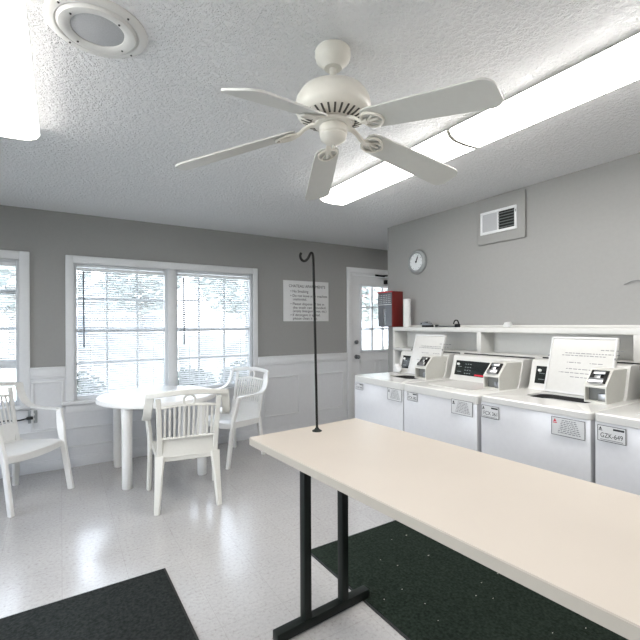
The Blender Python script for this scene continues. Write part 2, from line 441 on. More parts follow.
blind(.135, .945, 1.925, .672, .187, .74, 'white mini blind with long grey wand in the left half of the double window', R(38))
blind(1.09, 1.92, 1.925, .672, 1.145, .74, 'white mini blind with grey wand in the right half of the double window', R(38))
blind(-1.215, -.352, 1.93, 1.055, -1.1, 0, 'shorter white mini blind in the single window at the far left, above the slatted chair', R(24))

# outlet with plug
o = thing('wall_outlet', 'white wall outlet between the windows, behind the left chair', 'outlet', (-.224, d - .001, .52))
MB().box(-.036, .036, -.006, 0, -.058, .058, .003).build('cover_plate', M['clockrim'], o)
w = MB()
for z in (-.022, .022): w.lathe([(.0155, 0), (.0155, .003)], 20, Matrix.Translation((0, -.006, z)) @ Matrix.Rotation(R(90), 4, 'X'))
w.build('socket', M['paper'], o)
o = thing('power_cord', 'dark plug and cord running left from the wall outlet', 'cord', (-.24, d - .01, .515))
MB().box(-.03, .02, -.034, 0, -.012, .012, .004).build('plug', M['ink'], o)
MB().tube(spline([(-.025, -.02, 0), (-.10, -.02, -.012), (-.22, -.02, -.008), (-.40, -.016, -.1), (-.50, -.012, -.3), (-.62, -.01, -.5)]), .006, 8).build('cord', M['ink'], o)

# ------------------------------------------------------------------ notice on the far wall
o = thing('notice_board', 'white laundry rules sign with black bulleted text on the grey wall', 'sign', (2.695, FY, 1.658))
MB().box(-.335, .335, -.012, 0, -.258, .258, .002).build('board', M['paper'], o)
ty = -.0125
text('heading', 'CHATEAU APARTMENTS', .052, M['ink'], o, face_negy(-.262, ty, .172), .54)
rows = [(.108, -.24, '\u2022 No Smoking', .26), (.052, -.24, '\u2022 Do not leave your machine', .55), (.008, -.205, 'unattended.', .2),
        (-.052, -.24, '\u2022 Please dispose of lint in', .50), (-.098, -.205, 'the trash can provided.', .50), (-.142, -.205, '(empty detergent boxes, etc.)', .5),
        (-.192, -.24, '\u2022 If detergent is spilled,', .44), (-.236, -.205, 'please clean it up.', .36)]
for z, x, s, wd in rows:
    text('text_line', s, .046, M['ink'], o, face_negy(x, ty, z), wd)

# ------------------------------------------------------------------ ceiling things
def fluor(x0, x1, y0, y1, label, cap=True):
    o = thing('ceiling_light', label, 'light', ((x0 + x1) / 2, (y0 + y1) / 2, CEIL), 0, 'long wraparound fluorescent lights on the ceiling')
    a, b = (x1 - x0) / 2, (y1 - y0) / 2
    MB().prism([(-a * .62, -.001), (a * .62, -.001), (a * .97, -.036), (-a * .97, -.036)], 'y', -b + .004, b - .004).build('housing', M['fixture'], o, smooth=False)
    pr = [(-a, -.036), (-a, -.044), (-a * .9, -.066), (-a * .65, -.082), (0, -.087), (a * .65, -.082), (a * .9, -.066), (a, -.044), (a, -.036)]
    MB().prism(pr, 'y', -b + .006, b - .006).build('lens', M['lens'], o)
    for s in (-1, 1):
        pr2 = [(x * 1.012, z - .002 if z < -.03 else z) for x, z in pr]
        MB().prism(pr2, 'y', s * (b - .006), s * b).build('end_cap', M['fixture'], o, smooth=False)
    return o
fluor(1.775, 2.06, 1.545, 2.87, 'long lit fluorescent light behind the fan blades, further from the camera of the right-hand pair')
fluor(1.775, 2.06, .21, 1.535, 'long lit fluorescent light at the upper right, nearer of the right-hand pair')
fluor(-.40, -.095, 1.40, 2.74, 'lit fluorescent light at the upper left corner beside the round speaker')

fluor(3.95, 4.235, 2.4, 3.68, 'unseen fluorescent light added in the door alcove behind the washer wall')  # added fixture hidden by the washer wall; brightens door and far wall
fluor(1.775, 2.06, -1.13, .195, 'unseen fluorescent light added over the washers behind the camera')  # added fixture out of view, raises the room's brightness
fluor(-.40, -.095, .06, 1.39, 'unseen fluorescent light added over the left side behind the camera')  # another unseen fixture, added as fill from the left side
fluor(-.40, -.095, -1.28, .05, 'unseen fluorescent light added at the back of the room behind the camera')  # unseen too, added to fill the room from the back

o = thing('ceiling_speaker', 'round white ceiling speaker with grey grille at the upper left', 'speaker', (.118, 1.71, CEIL))
rx = Matrix.Rotation(math.pi, 4, 'X')
MB().lathe([(.168, 0), (.168, .004), (.16, .010), (.138, .012), (.133, .007), (.128, .012), (.124, .018), (.105, .020), (.092, .014), (.088, .012), (.086, .006)], 56, rx).build('trim_ring', M['spk'], o)
MB().lathe([(.088, .004), (.086, .010), (.05, .014), (0, .016)], 48, rx).build('grille', M['grille'], o)
for k in range(4):
    a = R(35 + 90 * k)
    for rr, zz in ((.149, .011), (.106, .0195)):
        MB().lathe([(.0035, 0), (.0035, .003)], 10, Matrix.Translation((rr * math.cos(a), rr * math.sin(a), -zz)) @ rx).build('screw', M['ink'], o)

# ceiling fan
FX, FYc = .915, 1.368
fan = thing('ceiling_fan', 'white five-blade ceiling fan hanging in the middle of the room', 'fan', (FX, FYc, CEIL))
MB().lathe([(.066, 0), (.070, -.005), (.070, -.028), (.065, -.042), (.050, -.056), (.038, -.064), (.035, -.072), (.02, -.073)], 40).build('canopy', M['fan'], fan)
MB().cyl((0, 0, -.068), (0, 0, -.150), .014, 20).build('downrod', M['fan'], fan)
MB().lathe([(.02, -.143), (.05, -.145), (.095, -.156), (.128, -.172), (.144, -.198), (.148, -.218), (.148, -.240), (.142, -.256), (.128, -.268), (.10, -.279), (.072, -.286)], 56).build('motor_housing', M['fan'], fan)
w = MB()
for k in range(30):
    a = 2 * math.pi * k / 30
    m = Matrix.Rotation(a, 4, 'Z') @ Matrix.Translation((.105, 0, -.2765)) @ Matrix.Rotation(R(-23), 4, 'Y')
    w.box(-.022, .022, -.0038, .0038, -.0022, .0022, 0, m)
w.build('vent_slots', M['slot'], fan, smooth=False)
MB().lathe([(.066, -.284), (.074, -.288), (.074, -.298), (.066, -.301)], 40).build('flywheel', M['fan'], fan)
MB().lathe([(.03, -.300), (.053, -.301), (.056, -.305), (.056, -.328), (.051, -.334), (.053, -.338), (.049, -.352), (.032, -.365), (.012, -.371), (0, -.371)], 40).build('switch_housing', M['fan'], fan)
MB().lathe([(.0035, -.368), (.0035, -.376), (.006, -.379), (.006, -.385), (0, -.388)], 10).build('finial', M['fan'], fan)
def make_blade(k):
    a = R((-74.5, -2.5, 64.5, 144, 212)[k]); tip = (-.400, -.398, -.388, -.440, -.462)[k]
    slope = math.atan2(-.322 - tip, .46)
    mz = Matrix.Rotation(a, 4, 'Z')
    # blade outline in local (radial x, width y)
    L0, L1 = .155, .650
    pts = []
    for x, hw in ((L0, .034), (L0 + .012, .048), (L0 + .04, .055), (.34, .060), (.55, .066), (L1 - .045, .068)): pts.append((x, hw))
    for t in range(1, 6):
        an = R(90 * t / 6); pts.append((L1 - .045 + .045 * math.sin(an), .068 - .045 + .045 * math.cos(an)))
    outl = pts + [(x, -y) for x, y in reversed(pts)]
    m = mz @ Matrix.Translation((0, 0, -.322 + .155 * math.sin(slope))) @ Matrix.Rotation(slope, 4, 'Y') @ Matrix.Rotation(R(-13), 4, 'X')
    n = len(outl); vs = [(x, y, .003) for x, y in outl] + [(x, y, -.003) for x, y in outl]
    fs = [list(range(n)), list(range(2 * n - 1, n - 1, -1))] + [(i, (i + 1) % n, n + (i + 1) % n, n + i) for i in range(n)]
    b = MB().add(vs, fs, m).build('blade', M['fanblade'], fan)
    # bracket: arm from the flywheel, then a shield-shaped loop under the blade
    w = MB()
    arm = [mz @ Vector(p) for p in spline([(.066, 0, -.293), (.09, 0, -.294), (.115, 0, -.308), (.14, 0, -.328), (.17, 0, -.334)])]
    w.ribbon(arm, mz @ Vector((0, 1, 0)), [.03 - .01 * math.sin(math.pi * i / (len(arm) - 1)) for i in range(len(arm))], .011)
    loop = []
    for t in range(25):
        an = 2 * math.pi * t / 24
        loop.append(m @ Vector((.195 + .043 * math.cos(an), .040 * math.sin(an) * (1 - .25 * math.cos(an)), -.009)))
    w.tube(loop, .0052, 6)
    w.tube([m @ Vector((.155, 0, -.009)), m @ Vector((.215, .0, -.009))], .006, 6)
    w.tube([m @ Vector((.17, 0, -.009)), m @ Vector((.212, .026, -.009))], .004, 6)
    w.tube([m @ Vector((.17, 0, -.009)), m @ Vector((.212, -.026, -.009))], .004, 6)
    for y in (-.022, 0, .022): w.lathe([(.006, 0), (.004, -.004), (0, -.005)], 8, m @ Matrix.Translation((.218, y, -.008)))
    w.build('blade_bracket', M['fan'], b)
for k in range(5): make_blade(k)

# ------------------------------------------------------------------ wall clock, vent, thin wall curve
o = thing('wall_clock', 'round grey clock with white face on the wall above the shelf', 'clock', (WX, 3.105, 1.995))
rn = Matrix.Rotation(R(-90), 4, 'Y')
MB().lathe([(.122, 0), (.124, .012), (.118, .028), (.104, .038), (.094, .040), (.088, .034), (.086, .028)], 56, rn).build('case', M['clockrim'], o)
MB().lathe([(.0885, .010), (.0885, .030), (0, .030)], 48, rn).build('dial', M['clockface'], o)
w = MB()
def hand(ang, L, wd, t):  # ang clockwise from 12 seen from the room (right = -Y)
    m = Matrix.Rotation(R(90) , 4, 'Y')
    dy, dz = -math.sin(ang), math.cos(ang)
    w.ribbon([(-t, -dy * .012, -dz * .012), (-t, dy * L, dz * L)], (0, dz, -dy), wd, .002)
hand(R(28), .05, .008, .033)
hand(R(24), .066, .005, .035)
w.lathe([(.008, .03), (.008, .038), (0, .038)], 14, rn)
w.build('hand', M['ink'], o)
w = MB()
for k in range(12):
    a = R(30 * k); dy, dz = -math.sin(a), math.cos(a)
    w.ribbon([(-.031, dy * .07, dz * .07), (-.031, dy * .08, dz * .08)], (0, dz, -dy), .004, .002)
w.build('hour_marks', M['ink2'], o)

o = thing('wall_vent', 'white air register on a raised painted panel near the ceiling', 'vent', (WX, 2.15, 2.225))
MB().box(-.022, 0, -.22, .22, -.185, .19, .003).build('backing_panel', M['wall'], o)
w = MB()
a0, a1, c0, c1 = -.155, .184, -.105, .087
w.box(-.032, -.02, a0, a1, c1 - .022, c1, .003); w.box(-.032, -.02, a0, a1, c0, c0 + .022, .003)
w.box(-.032, -.02, a0, a0 + .022, c0 + .02, c1 - .02, .003); w.box(-.032, -.02, a1 - .022, a1, c0 + .02, c1 - .02, .003)
w.box(-.032, -.02, .008, .022, c0 + .02, c1 - .02, .002)
w.build('frame', M['trim'], o)
MB().box(-.0235, -.021, a0 + .02, .01, c0 + .02, c1 - .02).build('duct_opening', M['dark'], o, smooth=False)
w = MB()
for k in range(6):
    z = c0 + .034 + k * .0235
    w.box(-.006, .006, a0 + .02, .009, -.0012, .0012, 0, Matrix.Translation((-.029, 0, z)) @ Matrix.Rotation(R(-35), 4, 'Y'))
w.build('louvers', M['btn'], o, smooth=False)
MB().box(-.026, -.021, .02, a1 - .02, c0 + .02, c1 - .02).build('closed_louvers', M['grille'], o, smooth=False)
MB().box(-.036, -.03, a0 + .004, a0 + .012, .03, .052, .002).build('lever', M['steel'], o)

o = MB().tube(spline([(WX - .004, 1.262, 1.612), (WX - .012, 1.235, 1.619), (WX - .014, 1.205, 1.629), (WX - .012, 1.16, 1.628), (WX - .004, 1.12, 1.62)]), .0028, 8).build('wall_curve', M['ink2'])  # thin dark curved tube against the wall
tag(o, 'thin dark curve on the wall above the shelf at the right edge', 'hook')

# ------------------------------------------------------------------ shelf along the wall
SX = 2.93; SY1 = 3.285; SY0 = -.6
o = thing('wall_shelf', 'long white cubbyhole shelf unit on the wall behind the washers', 'shelf', (0, 0, 0))
MB().box(SX, WX, SY0, SY1, 1.288, 1.328, .004).build('top_board', M['shelf'], o)
MB().box(WX - .035, WX, SY0, SY1, 1.328, 1.347, .004).build('back_ledge', M['shelf'], o)
MB().box(SX, WX, SY0, SY1, 1.092, 1.118, .004).build('lower_board', M['shelf'], o)
MB().box(SX, WX, SY1 - .028, SY1, 0, 1.29, .003).build('side_panel', M['shelf'], o)
MB().box(WX - .012, WX, SY0, SY1 - .02, 0.0, 1.29).build('back_panel', M['shelf'], o, smooth=False)
for y in (2.235, 1.12, .0):
    MB().box(SX + .002, WX - .01, y - .02, y + .02, 1.116, 1.29, .002).build('divider', M['shelf'], o)

# red vending box on the wall at the end of the shelf
o = thing('vending_box', 'red steel vending box with grey front at the end of the shelf', 'vending machine', (3.04, 3.445, 1.33))
MB().box(-.072, .079, -.115, .118, 0, .378, .004).build('body', M['redbox'], o)
MB().box(-.0785, -.072, -.108, .112, .004, .366, .002).build('front_panel', M['boxfront'], o)
MB().box(-.082, -.068, -.116, .119, .366, .380, .002).build('top_edge', M['redtop'], o)
w = MB()
for z in (.235,): w.box(-.0805, -.078, -.108, .112, z, z + .005)
for i in range(7):
    for j in range(5):
        w.box(-.0805, -.078, -.09 + i * .027, -.08 + i * .027, .255 + j * .02, .262 + j * .02)
w.build('panel_print', M['label'], o, smooth=False)
MB().box(-.0812, -.078, -.02, .02, .02, .2, .002, Matrix.Rotation(R(0), 4, 'X')).build('coin_slide', M['chrome'], o)

o = MB().lathe([(.0, 0), (.038, 0), (.040, .02), (.037, .12), (.039, .265), (.040, .285), (.03, .288), (.012, .286), (.012, .27), (0, .27)], 28).build('paper_towel_roll', M['paper'])
o.location = (3.02, 3.165, 1.329); tag(o, 'tall white paper roll standing on the shelf against the red box', 'paper roll')

o = thing('stapler', 'small silver and black hand tool lying on the shelf below the clock', 'tool', (2.975, 2.86, 1.3285), R(90))
MB().box(-.085, .045, -.016, .016, 0, .018, .005).build('base', M['black'], o)
MB().prism([(-.08, .018), (.06, .018), (.075, .03), (.06, .045), (.03, .05), (-.03, .036), (-.08, .03)], 'y', -.014, .014).build('body', M['steel'], o)
MB().cyl((.05, -.0155, .034), (.05, .0155, .034), .007, 12).build('pivot', M['black'], o)
MB().tube(spline([(-.07, 0, .034), (-.04, 0, .052), (-.01, 0, .047), (.02, 0, .05)]), .005, 8).build('spring', M['chrome'], o)

o = thing('cleaning_wand', 'grey rod with black ends lying across the shelf edge', 'tool', (2.95, 2.57, 1.337))
MB().cyl((-.006, -.10, .0), (-.02, .115, .0), .008, 12).build('rod', M['steel'], o)
MB().box(-.022, .016, -.125, -.085, -.008, .022, .007).tube(spline([(.0, -.12, .012), (0, -.105, .048), (0, -.075, .05), (0, -.06, .02)]), .006, 8).build('grip', M['black'], o)
MB().box(-.034, -.010, .10, .128, -.007, .014, .005, Matrix.Rotation(R(0), 4, 'Z')).build('tip', M['ink'], o)

def crumple(name, label, cat, loc, sx, sy, sz, seed, m):
    rnd = random.Random(seed); bm = bmesh.new(); bmesh.ops.create_icosphere(bm, subdivisions=3, radius=1)
    dirs = [(Vector((rnd.gauss(0, 1), rnd.gauss(0, 1), rnd.gauss(0, 1))).normalized(), rnd.uniform(.55, 1)) for _ in range(22)]
    for v in bm.verts:
        n = v.co.normalized(); r = min(min(dd / max(n.dot(q), 1e-3) for q, dd in dirs), 1.25)
        v.co = n * r
    for v in bm.verts: v.co = Vector((v.co.x * sx, v.co.y * sy, max(v.co.z, -.8) * sz + sz * .8))
    b = MB(); bm.verts.index_update(); b.add([v.co.copy() for v in bm.verts], [[v.index for v in f.verts] for f in bm.faces]); bm.free()
    o = b.build(name, m, smooth=False); o.location = loc
    return tag(o, label, cat)
crumple('crumpled_tissue', 'small crumpled white tissue on top of the shelf', 'tissue', (2.985, 2.01, 1.3285), .03, .048, .03, 3, M['paper'])
crumple('laundry_rag', 'crumpled white rag on the far washer beside the shelf end', 'rag', (2.60, 2.85, .9225), .05, .05, .05, 5, M['paper'])

# ------------------------------------------------------------------ washing machines
def label_plate(parent, y0, y1, z0, z1, code, logo, border=M['ink']):
    """sticker on the front (front at local x=0); y0 > y1, seen left to right"""
    p = MB().box(-.0022, 0, y1, y0, z0, z1).build('label_sticker', M['label'], parent, smooth=False)
    w = MB(); t = .0022
    for a in ((y1, y0, z0, z0 + t), (y1, y0, z1 - t, z1), (y1, y1 + t, z0, z1), (y0 - t, y0, z0, z1)): w.box(-.003, -.002, *a)
    W_, H_ = y0 - y1, z1 - z0
    if code:
        w.box(-.003, -.002, y1 + W_ * .06, y1 + W_ * .44, z1 - H_ * .24, z1 - H_ * .12)
        w.build('label_border', border, p, smooth=False)
        text('label_code', code, H_ * .42, M['ink'], p, face_negx(-.0024, y0 - W_ * .1, z0 + H_ * .24), W_ * .78)
        MB().box(-.003, -.002, y1 + W_ * .1, y0 - W_ * .1, z0 + H_ * .09, z0 + H_ * .13).build('small_print', M['ink2'], p, smooth=False)
    else:
        w.build('label_border', border, p, smooth=False)
        w = MB(); rnd = random.Random(int(y0 * 1000) + 5)
        for k in range(8):
            zc = z1 - H_ * (.14 + .098 * k); half = W_ * (.21 + .019 * k); c = (y0 + y1) / 2 - W_ * .03; y = c - half
            while y < c + half:
                l = rnd.uniform(.006, .018); w.box(-.003, -.002, y, min(y + l, c + half), zc - H_ * .022, zc + H_ * .022); y += l + .004
        w.build('small_print', M['ink2'], p, smooth=False)
    w = MB(); yc, zc = y0 - W_ * .11, z1 - H_ * .17; q = H_ * .09
    w.add([(-.003, yc - q, zc - q), (-.003, yc + q, zc - q), (-.003, yc, zc + q)], [(0, 1, 2)])
    w.box(-.003, -.0022, yc - q * 1.2, yc + q * 1.2, zc - q * 1.9, zc - q * 1.4)
    w.build('label_logo', logo, p, smooth=False)

def washer(x, yl, rz, is_open, label, labels, WZ=.92, ST=.052, WW=.64, lidy=-.125, box=(.05, .17)):
    lidlean = 0
    """yl = world y of the left front corner as seen; local frame: x into the machine, y leftwards (0 .. -WW)"""
    o = thing('washing_machine', label, 'washing machine', (x, yl, 0), rz, 'row of coin-operated top-loading washers')
    D = .68; W_ = WW
    MB().box(.004, D, -W_ + .003, -.003, .02, WZ - ST - .001, .006).build('cabinet', M['enamel'], o)
    MB().box(.02, D - .02, -W_ + .02, -.02, 0, .03).build('plinth', M['dark'], o, smooth=False)
    # deck with rounded-rectangle lid opening
    ly0, ly1, lx0, lx1 = lidy, -.51, .115, .470     # lid footprint (y left, y right, x front, x rear)
    def rrect(x0, x1, y0, y1, r, n=5):
        out = []
        for cx, cy, a in ((x1 - r, y1 - r, 0), (x0 + r, y1 - r, 90), (x0 + r, y0 + r, 180), (x1 - r, y0 + r, 270)):
            for k in range(n + 1): t = R(a + 90 * k / n); out.append((cx + r * math.cos(t), cy + r * math.sin(t)))
        return out
    outer = rrect(0, D, -W_, 0, .022, 5)
    w = MB()
    if is_open:
        inner = rrect(lx0 + .09, lx1 - .02, ly1 + .02, ly0 - .02, .07, 5)
        n = len(outer); z1 = WZ; z0 = WZ - ST
        vs = [(a, b, z1 - .006) for a, b in outer]
        vs += [(a + (D / 2 - a) * .018, b + (-W_ / 2 - b) * .018, z1) for a, b in outer]
        vs += [(a, b, z1) for a, b in inner] + [(a, b, z1 - .012) for a, b in inner] + [(a, b, z0) for a, b in outer]
        fs = []
        for i in range(n):
            j = (i + 1) % n
            for r0, r1 in ((4, 0), (0, 1), (1, 2), (2, 3), (3, 4)): fs.append((r0 * n + i, r0 * n + j, r1 * n + j, r1 * n + i))
        w.add(vs, fs); w.build('deck', M['deck'], o)
        w = MB(); vs = [(a, b, WZ - .012) for a, b in inner] + [(a + ((lx0 + lx1) / 2 - a) * .1, b + ((ly0 + ly1) / 2 - b) * .1, WZ - .4) for a, b in inner]
        fs = [(i, (i + 1) % n, n + (i + 1) % n, n + i) for i in range(n)] + [[n + i for i in range(n)]]
        w.add(vs, fs); w.build('wash_tub', M['dark'], o)
        # lid standing open, hinged at the back
        m = Matrix.Translation((lx1 + .005, 0, WZ + .006)) @ Matrix.Rotation(R(-72 + lidlean), 4, 'Y')
        lid = MB().box(-.012, .358, ly1, ly0, -.010, .008, .012, m @ Matrix.Identity(4), seg=3)
        lo = lid.build('lid', M['deck'], o)
        w = MB()
        w.box(-.008, .006, ly1 + .012, ly0 - .012, .006, .013, .002, m).box(.340, .354, ly1 + .012, ly0 - .012, .006, .013, .002, m)
        w.box(-.004, .350, ly1 + .004, ly1 + .014, .006, .013, .002, m).box(-.004, .350, ly0 - .014, ly0 - .004, .006, .013, .002, m)
        # printed instructions on the underside of the lid (faces the room)
        rnd = random.Random(int(yl * 100))
        w2 = MB()
        for k, (h, a, b) in enumerate(((.275, .30, .42), (.25, .10, .40), (.235, .08, .33), (.19, .12, .2), (.19, .25, .32), (.15, .12, .38), (.125, .08, .40), (.10, .15, .36))):
            y = ly0 - a
            y = ly0 - b
            while y < ly0 - a:
                l = rnd.uniform(.008, .03); w2.box(h - .0022, h + .0022, y, min(y + l, ly0 - a), .0088, .0096, 0, m); y += l + .006
        w.build('lid_rim', M['label'], lo); w2.build('lid_print', M['ink2'], lo, smooth=False)
        w = MB()
        for y in (ly1 + .004, ly0 - .004): w.box(.22, .232, y - .004, y + .004, .004, .014, .001, m)
        w.build('lid_bumper', M['steel'], lo)
    else:
        n = len(outer)
        vs = [(a, b, WZ - ST) for a, b in outer] + [(a, b, WZ - .006) for a, b in outer] + [(a + (D / 2 - a) * .018, b + (-W_ / 2 - b) * .018, WZ) for a, b in outer]
        fs = [(r * n + i, r * n + (i + 1) % n, (r + 1) * n + (i + 1) % n, (r + 1) * n + i) for r in (0, 1) for i in range(n)] + [[2 * n + i for i in range(n)], list(range(n))]
        w.add(vs, fs); w.build('deck', M['deck'], o)
        lid = MB().prism(rrect(lx0, lx1, ly1, ly0, .03), 'z', WZ - .002, WZ + .005)
        lid.build('lid', M['deck'], o)
    # control console at the back left
    cy0, cy1 = -.012, -WW + .04
    MB().prism([(.475, WZ - .01), (.50, WZ + .02), (.545, WZ + .185), (.56, WZ + .192), (.672, WZ + .192), (.672, WZ - .01)], 'y', cy1, cy0).build('console', M['deck'], o)
    m = Matrix.Translation((.500, 0, WZ + .02)) @ Matrix.Rotation(R(15.3), 4, 'Y')
    cp = MB().box(-.003, .002, cy1 + .18, cy0 - .035, .020, .135, .001, m).build('control_panel', M['panelblack'], o)
    w = MB()
    for k in range(3):
        for j in range(4): w.box(-.0042, -.002, -.15 - k * .022, -.138 - k * .022, .034 + j * .024, .040 + j * .024, 0, m)
    for j in range(2): w.box(-.0042, -.002, -.108, -.07, .045 + .04 * j, .049 + .04 * j, 0, m)
    w.build('panel_print', M['btn'], cp, smooth=False)
    MB().box(-.0042, -.002, -.33, -.235, .024, .036, 0, m).build('red_strip', M['red'], cp, smooth=False)
    MB().lathe([(.010, 0), (.009, .012), (0, .013)], 16, m @ Matrix.Translation((-.003, -.075, .105)) @ rn).build('knob', M['paper'], cp)
    MB().box(.665, .679, cy1, cy0, WZ + .16, WZ + .20).build('console_gap_shade', M['dark'], o, smooth=False)  # dark strip standing in for the shaded gap between console and shelf
    # coin box on the right end of the deck
    by0, by1 = -WW + box[1], -WW + box[0]
    xf = .29
    t_ = .006
    w = MB(); prof_full = [(xf, WZ), (xf, WZ + .092), (xf + .082, WZ + .176), (xf + .47, WZ + .170), (xf + .47, WZ)]
    body = [(xf + .045, WZ), (xf + .045, WZ + .141), (xf + .082, WZ + .176), (xf + .47, WZ + .170), (xf + .47, WZ)]
    w.prism(body, 'y', by1 + t_, by0 - t_)
    for a, b in ((by1, by1 + t_), (by0 - t_, by0)): w.prism(prof_full, 'y', a, b)
    w.box(xf, xf + .05, by1 + t_, by0 - t_, WZ, WZ + .010)
    w.prism([(xf, WZ + .082), (xf, WZ + .092), (xf + .018, WZ + .1118), (xf + .055, WZ + .15), (xf + .055, WZ + .082)], 'y', by1 + t_, by0 - t_)
    w.prism([(xf + .066, WZ + .150), (xf + .066, WZ + .1644), (xf + .082, WZ + .176), (xf + .09, WZ + .15)], 'y', by1 + t_, by0 - t_)
    cb = w.build('coin_box', M['meter'], o, smooth=False)
    MB().box(xf + .043, xf + .046, by1 + t_, by0 - t_, WZ + .010, WZ + .082).build('coin_return', M['midgrey'], cb, smooth=False)
    MB().box(xf + .02, xf + .044, by1 + .012, by1 + .05, WZ + .010, WZ + .05, .002).build('coin_latch', M['steel'], cb)
    m = Matrix.Translation((xf + .010, (by0 + by1) / 2, WZ + .103)) @ Matrix.Rotation(R(-47.5), 4, 'Y')
    # slide: a dark plate with a chrome push slide, along the slope
    MB().box(.004, .092, -.044, .044, -.003, .0035, .002, m).build('slide_plate', M['black'], cb)
    w = MB()
    w.box(-.004, .03, -.036, .036, .003, .018, .004, m); w.box(.0, .075, -.016, .016, .0035, .014, .003, m)
    w.box(.052, .08, -.034, .024, .0035, .02, .005, m)
    w.build('coin_slide', M['chrome'], cb)
    for kind, (a, b, z0, z1), code, logo in labels:
        label_plate(o, a, b, z0, z1, code, logo)
    return o
washer(2.15, 2.91, 0, True, 'white coin washer at the far end of the row, lid up, beside the door',
       [('c', (-.03, -.128, .804, .858), 'FCX 340', M['ink2']), ('i', (-.44, -.598, .778, .868), None, M['ink'])], WW=.608, lidy=-.165, box=(.05, .17))
washer(2.147, 2.297, 0, False, 'white coin washer with closed lid and exposed black control panel, second from the door',
       [('c', (-.047, -.147, .805, .866), 'FCX 382', M['ink2']), ('i', (-.452, -.616, .784, .876), None, M['ink'])], WW=.645)
washer(2.153, 1.634, R(.9), True, 'white coin washer with its large lid propped open, second from the right edge',
       [('c', (-.013, -.128, .800, .874), 'FCX 361', M['ink']), ('i', (-.43, -.592, .788, .880), None, M['red'])], WZ=.928, ST=.036, WW=.617, box=(.055, .165))
washer(2.165, 1.006, 0, False, 'white coin washer with tag GZK-649 at the right edge',
       [('c', (-.018, -.136, .806, .880), 'GZK-649', M['ink'])], WZ=.933, ST=.04)

# ------------------------------------------------------------------ folding table with T-legs
ta = math.atan2(.108, 1.491)
ft = thing('folding_table', 'long beige laminate work table on dark green T-legs in the foreground', 'table', (.733, 1.81, 0), ta)
# local: x across (0 .. .655), y negative towards camera
TW, TL, TZ = .655, 2.0, .84
def R2(x0, x1, y0, y1, r, n=4):
    out = []
    for cx, cy, a in ((x1 - r, y1 - r, 0), (x0 + r, y1 - r, 90), (x0 + r, y0 + r, 180), (x1 - r, y0 + r, 270)):
        for k in range(n + 1): t = R(a + 90 * k / n); out.append((cx + r * math.cos(t), cy + r * math.sin(t)))
    return out
MB().prism(R2(0.001, TW - .001, -TL + .001, -.001, .011), 'z', TZ - .004, TZ).build('table_top', M['laminate'], ft, smooth=False)
MB().prism(R2(0, TW, -TL, 0, .012), 'z', TZ - .033, TZ - .004).build('edge_band', M['lamedge'], ft, smooth=False)
for yy in (-.20, -1.75):
    w = MB(); w.box(.022, .545, yy - .022, yy + .022, .006, .048, .003)
    w.build('foot', M['iron'], ft)
    for x in (.181, .396):
        MB().box(x - .019, x + .019, yy - .019, yy + .019, .046, TZ - .034, .003).build('post', M['iron'], ft)
    MB().box(.12, .50, yy - .03, yy + .03, TZ - .040, TZ - .0335, .001).build('mounting_plate', M['iron'], ft)
    for x in (.04, .525): MB().cyl((x, yy, 0), (x, yy, .01), .016, 14).build('glide', M['rubber'], ft)
MB().box(.28, .32, -1.75, -.20, TZ - .075, TZ - .034, .003).build('stretcher', M['iron'], ft)

o = thing('hanger_pole', 'tall thin black pole with curled hook top standing on the beige table', 'pole', (1.058, 1.735, TZ))
MB().lathe([(.024, 0), (.024, .003), (.012, .010), (.0075, .018)], 24).build('flange', M['iron'], o)
MB().tube(spline([(0, 0, .004), (-.004, 0, .25), (-.010, 0, .55), (-.016, 0, .80), (-.018, 0, .845), (-.021, 0, .861), (-.027, 0, .866), (-.034, 0, .861), (-.042, 0, .846), (-.052, 0, .832), (-.064, 0, .824), (-.077, 0, .825), (-.087, 0, .836), (-.089, 0, .850), (-.084, 0, .860)], 5), .0062, 10).build('rod', M['black'], o)

# ------------------------------------------------------------------ floor mats
def floor_mat_obj(label, cx, cy, sx, sy, rz, m, seed, n):
    o = thing('floor_mat', label, 'mat', (cx, cy, 0), rz)
    MB().box(-sx / 2, sx / 2, -sy / 2, sy / 2, 0.0005, .005, .002).build('rubber_border', M['rubber'], o)
    MB().box(-sx / 2 + .012, sx / 2 - .012, -sy / 2 + .012, sy / 2 - .012, .004, .0095, .003).build('carpet', m, o)
    rnd = random.Random(seed); w = MB()
    for _ in range(n):
        x, y = rnd.uniform(-sx / 2 + .05, sx / 2 - .05), rnd.uniform(-sy / 2 + .05, sy / 2 - .05); q = rnd.uniform(.0015, .004)
        w.box(x - q, x + q, y - q * .7, y + q * .7, .009, .011)
    l = w.build('lint', M['speck'], o, smooth=False); l['kind'] = 'stuff'
mr = R(2)
def corner(cx, cy, dx, dy, a): return (cx + dx * math.cos(a) - dy * math.sin(a), cy + dx * math.sin(a) + dy * math.cos(a))
c = corner(1.245, 2.168, .46, -.78, R(.8)); floor_mat_obj('dark green carpet mat under the beige table', c[0], c[1], .92, 1.56, R(.8), M['matgrn'], 4, 26)
c = corner(.49, 2.437, -.76, -.46, R(1.0)); floor_mat_obj('charcoal carpet mat at the lower left, clear of all furniture', c[0], c[1], 1.52, .92, R(1.0), M['matblk'], 9, 14)

# ------------------------------------------------------------------ round resin table
o = thing('round_table', 'round white resin table with tubular legs in front of the double window', 'table', (.775, 4.115, 0))
MB().lathe([(0, .690), (.44, .690), (.505, .672), (.520, .680), (.523, .700), (.515, .718), (.495, .722), (0, .724)], 72).build('table_top', M['plastic'], o)
for ax in (-1, 1):
    for ay in (-1, 1):
        MB().lathe([(.036, 0), (.040, .006), (.041, .12), (.041, .50), (.046, .692)], 24, Matrix.Translation((ax * .312, ay * .318, 0))).build('leg', M['plastic'], o)

